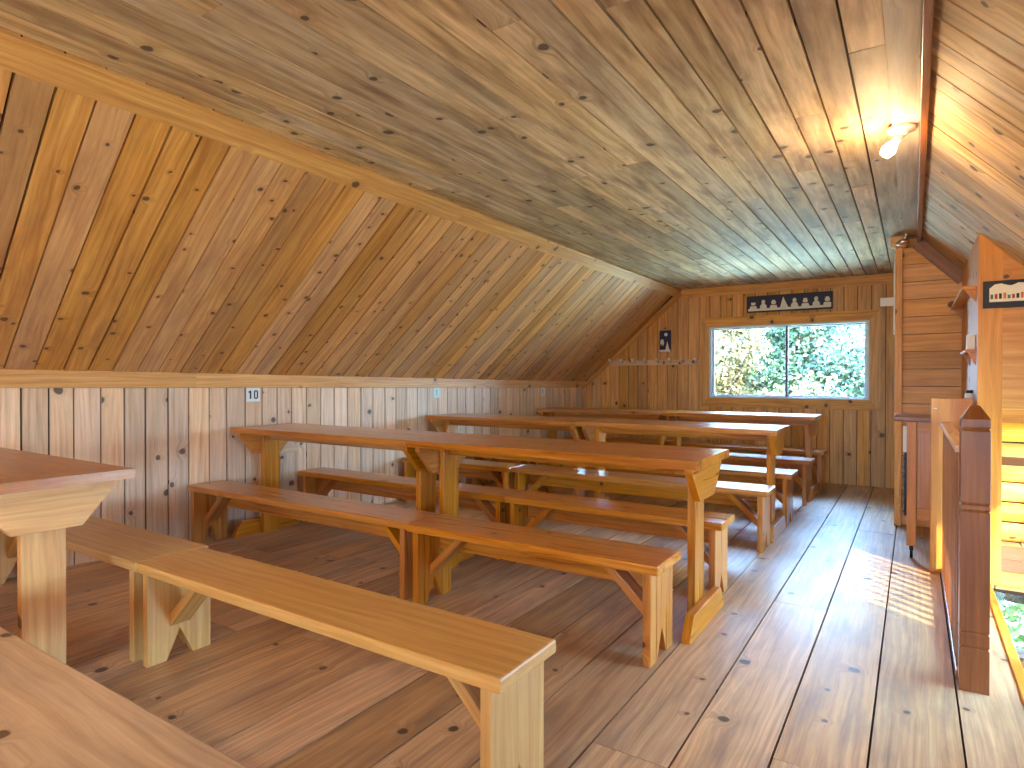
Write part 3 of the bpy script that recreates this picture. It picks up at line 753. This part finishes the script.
t = thing('rolling_cupboard', (.12, 5.27, 0), 'narrow pine cupboard on castors in front of the partition', 'cupboard')
MB().box(-.235, .18, -.26, .24, .935, .965, W_NEWEL, g=(1, 0, 0)).build('top', t, bevel=.005)
MB().box(-.15, .17, -.20, .22, .26, .935, W_PANEL, g=(0, 0, 1)).build('body', t, bevel=.003)
fr = MB()
fr.box(-.10, .17, -.222, -.201, .86, .935, W_PANEL).box(-.10, .17, -.222, -.201, .26, .34, W_PANEL); fr.box(.12, .17, -.222, -.201, .34, .86, W_PANEL); fr.build('door_frame', t, bevel=.002)
MB().box(-.10, .12, -.212, -.201, .34, .86, W_BENCH).build('door', t, bevel=.002)
for sx in (-1, 1):
    for sy in (-1, 1):
        x_ = -.13 if sx < 0 else .14; y_ = -.235 if sy < 0 else .2
        lg = MB().box(x_-.028, x_+.026, y_-.013 if sy < 0 else .221, y_+.013 if sy < 0 else .245, .085, .934, W_PANEL).build('leg', t, bevel=.003)
        M = Matrix.Translation((x_, y_+(.0 if sy < 0 else .03), .028)) @ Matrix.Rotation(math.pi/2, 4, 'Y')
        w_ = MB().lathe([(0, -.009), (.026, -.009), (.028, 0), (.026, .009), (0, .009)], 18, M, M_IRON)
        w_.box(x_-.012, x_+.012, y_-.008+(.0 if sy < 0 else .03), y_+.008+(.0 if sy < 0 else .03), .055, .085, M_IRON); w_.build('castor', lg)
mb = MB()
for k in range(9): mb.box(-.178, -.152, -.19, .2, .30+k*.06, .315+k*.06, M_IRON)
mb.box(-.174, -.156, -.2, -.19, .28, .84, M_IRON); mb.build('side_rack', t)
MB().box(-.182, -.16, -.215, -.202, .72, .90, M_WHITE).build('card', t)

# ------------------------------------------------------------------ lamps
def ceiling_lamp(x, y, label, power=1.0, color=(1.0, .70, .38), group=None):
    t = thing('ceiling_lamp', (x, y, CZ-.018), label, 'lamp', group)
    MB().lathe([(0, 0), (.06, 0), (.058, -.016), (.03, -.022), (.024, -.04), (0, -.04)][::-1], 24, Matrix.Identity(4), M_WHITE).build('base', t, smooth=True)
    M = Matrix.Translation((0, 0, -.03)) @ Matrix.Rotation(math.radians(180), 4, 'X') @ Matrix.Rotation(math.radians(38), 4, Vector((-.5, -1, 0)))
    MB().lathe([(0, .0), (.018, .0), (.018, .035), (.014, .038), (0, .038)], 18, M, M_WHITE).build('socket', t, smooth=True)
    b = MB().lathe([(0, .036), (.013, .036), (.015, .05), (.028, .075), (.031, .095), (.024, .118), (0, .128)], 20, M, M_BULB).build('bulb', t, smooth=True)
    d = bpy.data.lights.new('bulb_light', 'POINT'); d.energy = BULB_W*power; d.color = color; d.shadow_soft_size = .035
    o = bpy.data.objects.new('bulb_light', d); COL.objects.link(o); o.parent = t; o.location = M @ Vector((0, 0, .20))
    return t
ceiling_lamp(-.055, 3.42, 'bare lit bulb in a round white holder on the pale ceiling trim')
ceiling_lamp(-1.4, -1.1, 'unseen bulb added as fill light behind the camera, left', 3.6, (1.0, .86, .66))  # out-of-view lamp added to fill the room with warm light
ceiling_lamp(-2.1, -2.3, 'unseen bulb added as fill light near the rear wall', 3.6, (1.0, .86, .66))  # second added fill lamp, also out of view
t = thing('spot_lamp', (-.06, 5.92, CZ-.018), 'small chrome swivel spotlight on the ceiling above the partition post', 'lamp')
MB().lathe([(0, 0), (.03, 0), (.03, -.012), (0, -.014)][::-1], 18, Matrix.Identity(4), M_CHROME).build('base', t, smooth=True)
MB().box(-.006, .006, -.006, .006, -.06, -.012, M_CHROME).build('arm', t)
M = Matrix.Translation((-.02, 0, -.06)) @ Matrix.Rotation(math.radians(75), 4, 'Y')
MB().lathe([(0, -.05), (.016, -.05), (.022, -.01), (.032, .04), (.028, .04), (.018, -.005), (0, -.01)], 18, M, M_CHROME).build('lamp_shade', t, smooth=True)

# ------------------------------------------------------------------ outside
struct(MB().box(-60, 60, -40, 80, -3.1, -3.0, M_GROUND).build('ground'))
L_G = leafmat('green_leaves', (24, 34, 20), (62, 78, 44), (138, 154, 104))
L_Y = leafmat('autumn_leaves', (50, 44, 26), (112, 92, 46), (176, 150, 110))
L_B = leafmat('bluish_leaves', (28, 40, 32), (70, 90, 66), (150, 164, 120))
L_S = leafmat('sunlit_shrub_leaves', (70, 104, 60), (110, 150, 96), (170, 200, 150))
def tree(x, y, r, z0, z1, n, mat, label, name='leafy_tree', lsize=.058, base=-3.0):
    t = thing(name, (x, y, base), label, 'tree', 'trees outside the window')
    H_ = z1-base
    MB().lathe([(.14, 0), (.09, H_*.5), (.03, H_*.95)], 9, Matrix.Identity(4), M_BARK).build('trunk', t, smooth=True)
    rg = random.Random(int(x*100+y*7)); mb = MB(); blobs = []
    for k in range(40):
        a = rg.uniform(0, 2*math.pi); rr = r*math.sqrt(rg.random())*.85
        blobs.append((rr*math.cos(a), rr*math.sin(a), rg.uniform(z0-base, z1-base), rg.uniform(.3, .6)*r*.8))
    br = MB()
    for bx, by, bz, bs in blobs[:12]:
        s0 = Vector((0, 0, max(.4, bz-1.0))); d = Vector((bx, by, bz))-s0
        M = Matrix.Translation(s0) @ d.to_track_quat('Z', 'Y').to_matrix().to_4x4()
        br.lathe([(.035, 0), (.012, d.length)], 6, M, M_BARK)
    br.build('branches', t)
    for k in range(n):
        bx, by, bz, bs = rg.choice(blobs)
        while True:
            v = Vector((rg.uniform(-1, 1), rg.uniform(-1, 1), rg.uniform(-1, 1)))
            if v.length < 1: break
        p = Vector((bx, by, bz))+v*bs
        a = Vector((rg.gauss(0, 1), rg.gauss(0, 1), rg.gauss(0, 1))).normalized(); b_ = a.orthogonal().normalized()
        s_ = lsize*rg.uniform(.6, 1.3)
        mb.poly([p+a*s_, p+b_*s_*.5, p-a*s_, p-b_*s_*.5], (0, 0, 1), (0, 0), (rg.random(), 0), mat)
    mb.build('foliage', t, weld=False)
    return t
tree(-3.9, 14.5, 1.15, .3, 2.9, 21000, L_Y, 'yellow and white speckled autumn tree in the left window pane')
tree(-2.35, 15.4, 1.2, .3, 3.0, 21000, L_G, 'green tree behind the window mullion')
tree(-.9, 14.6, 1.25, .3, 2.9, 21000, L_B, 'pale blue-green tree in the right window pane')
tree(-1.9, 13.2, .7, -.4, 1.2, 1500, L_Y, 'low yellow shrub crown in the right window pane')
tree(.55, 6.7, .5, -2.4, -.5, 1500, L_S, 'green shrub seen down through the stair well window', name='leafy_shrub', lsize=.05)
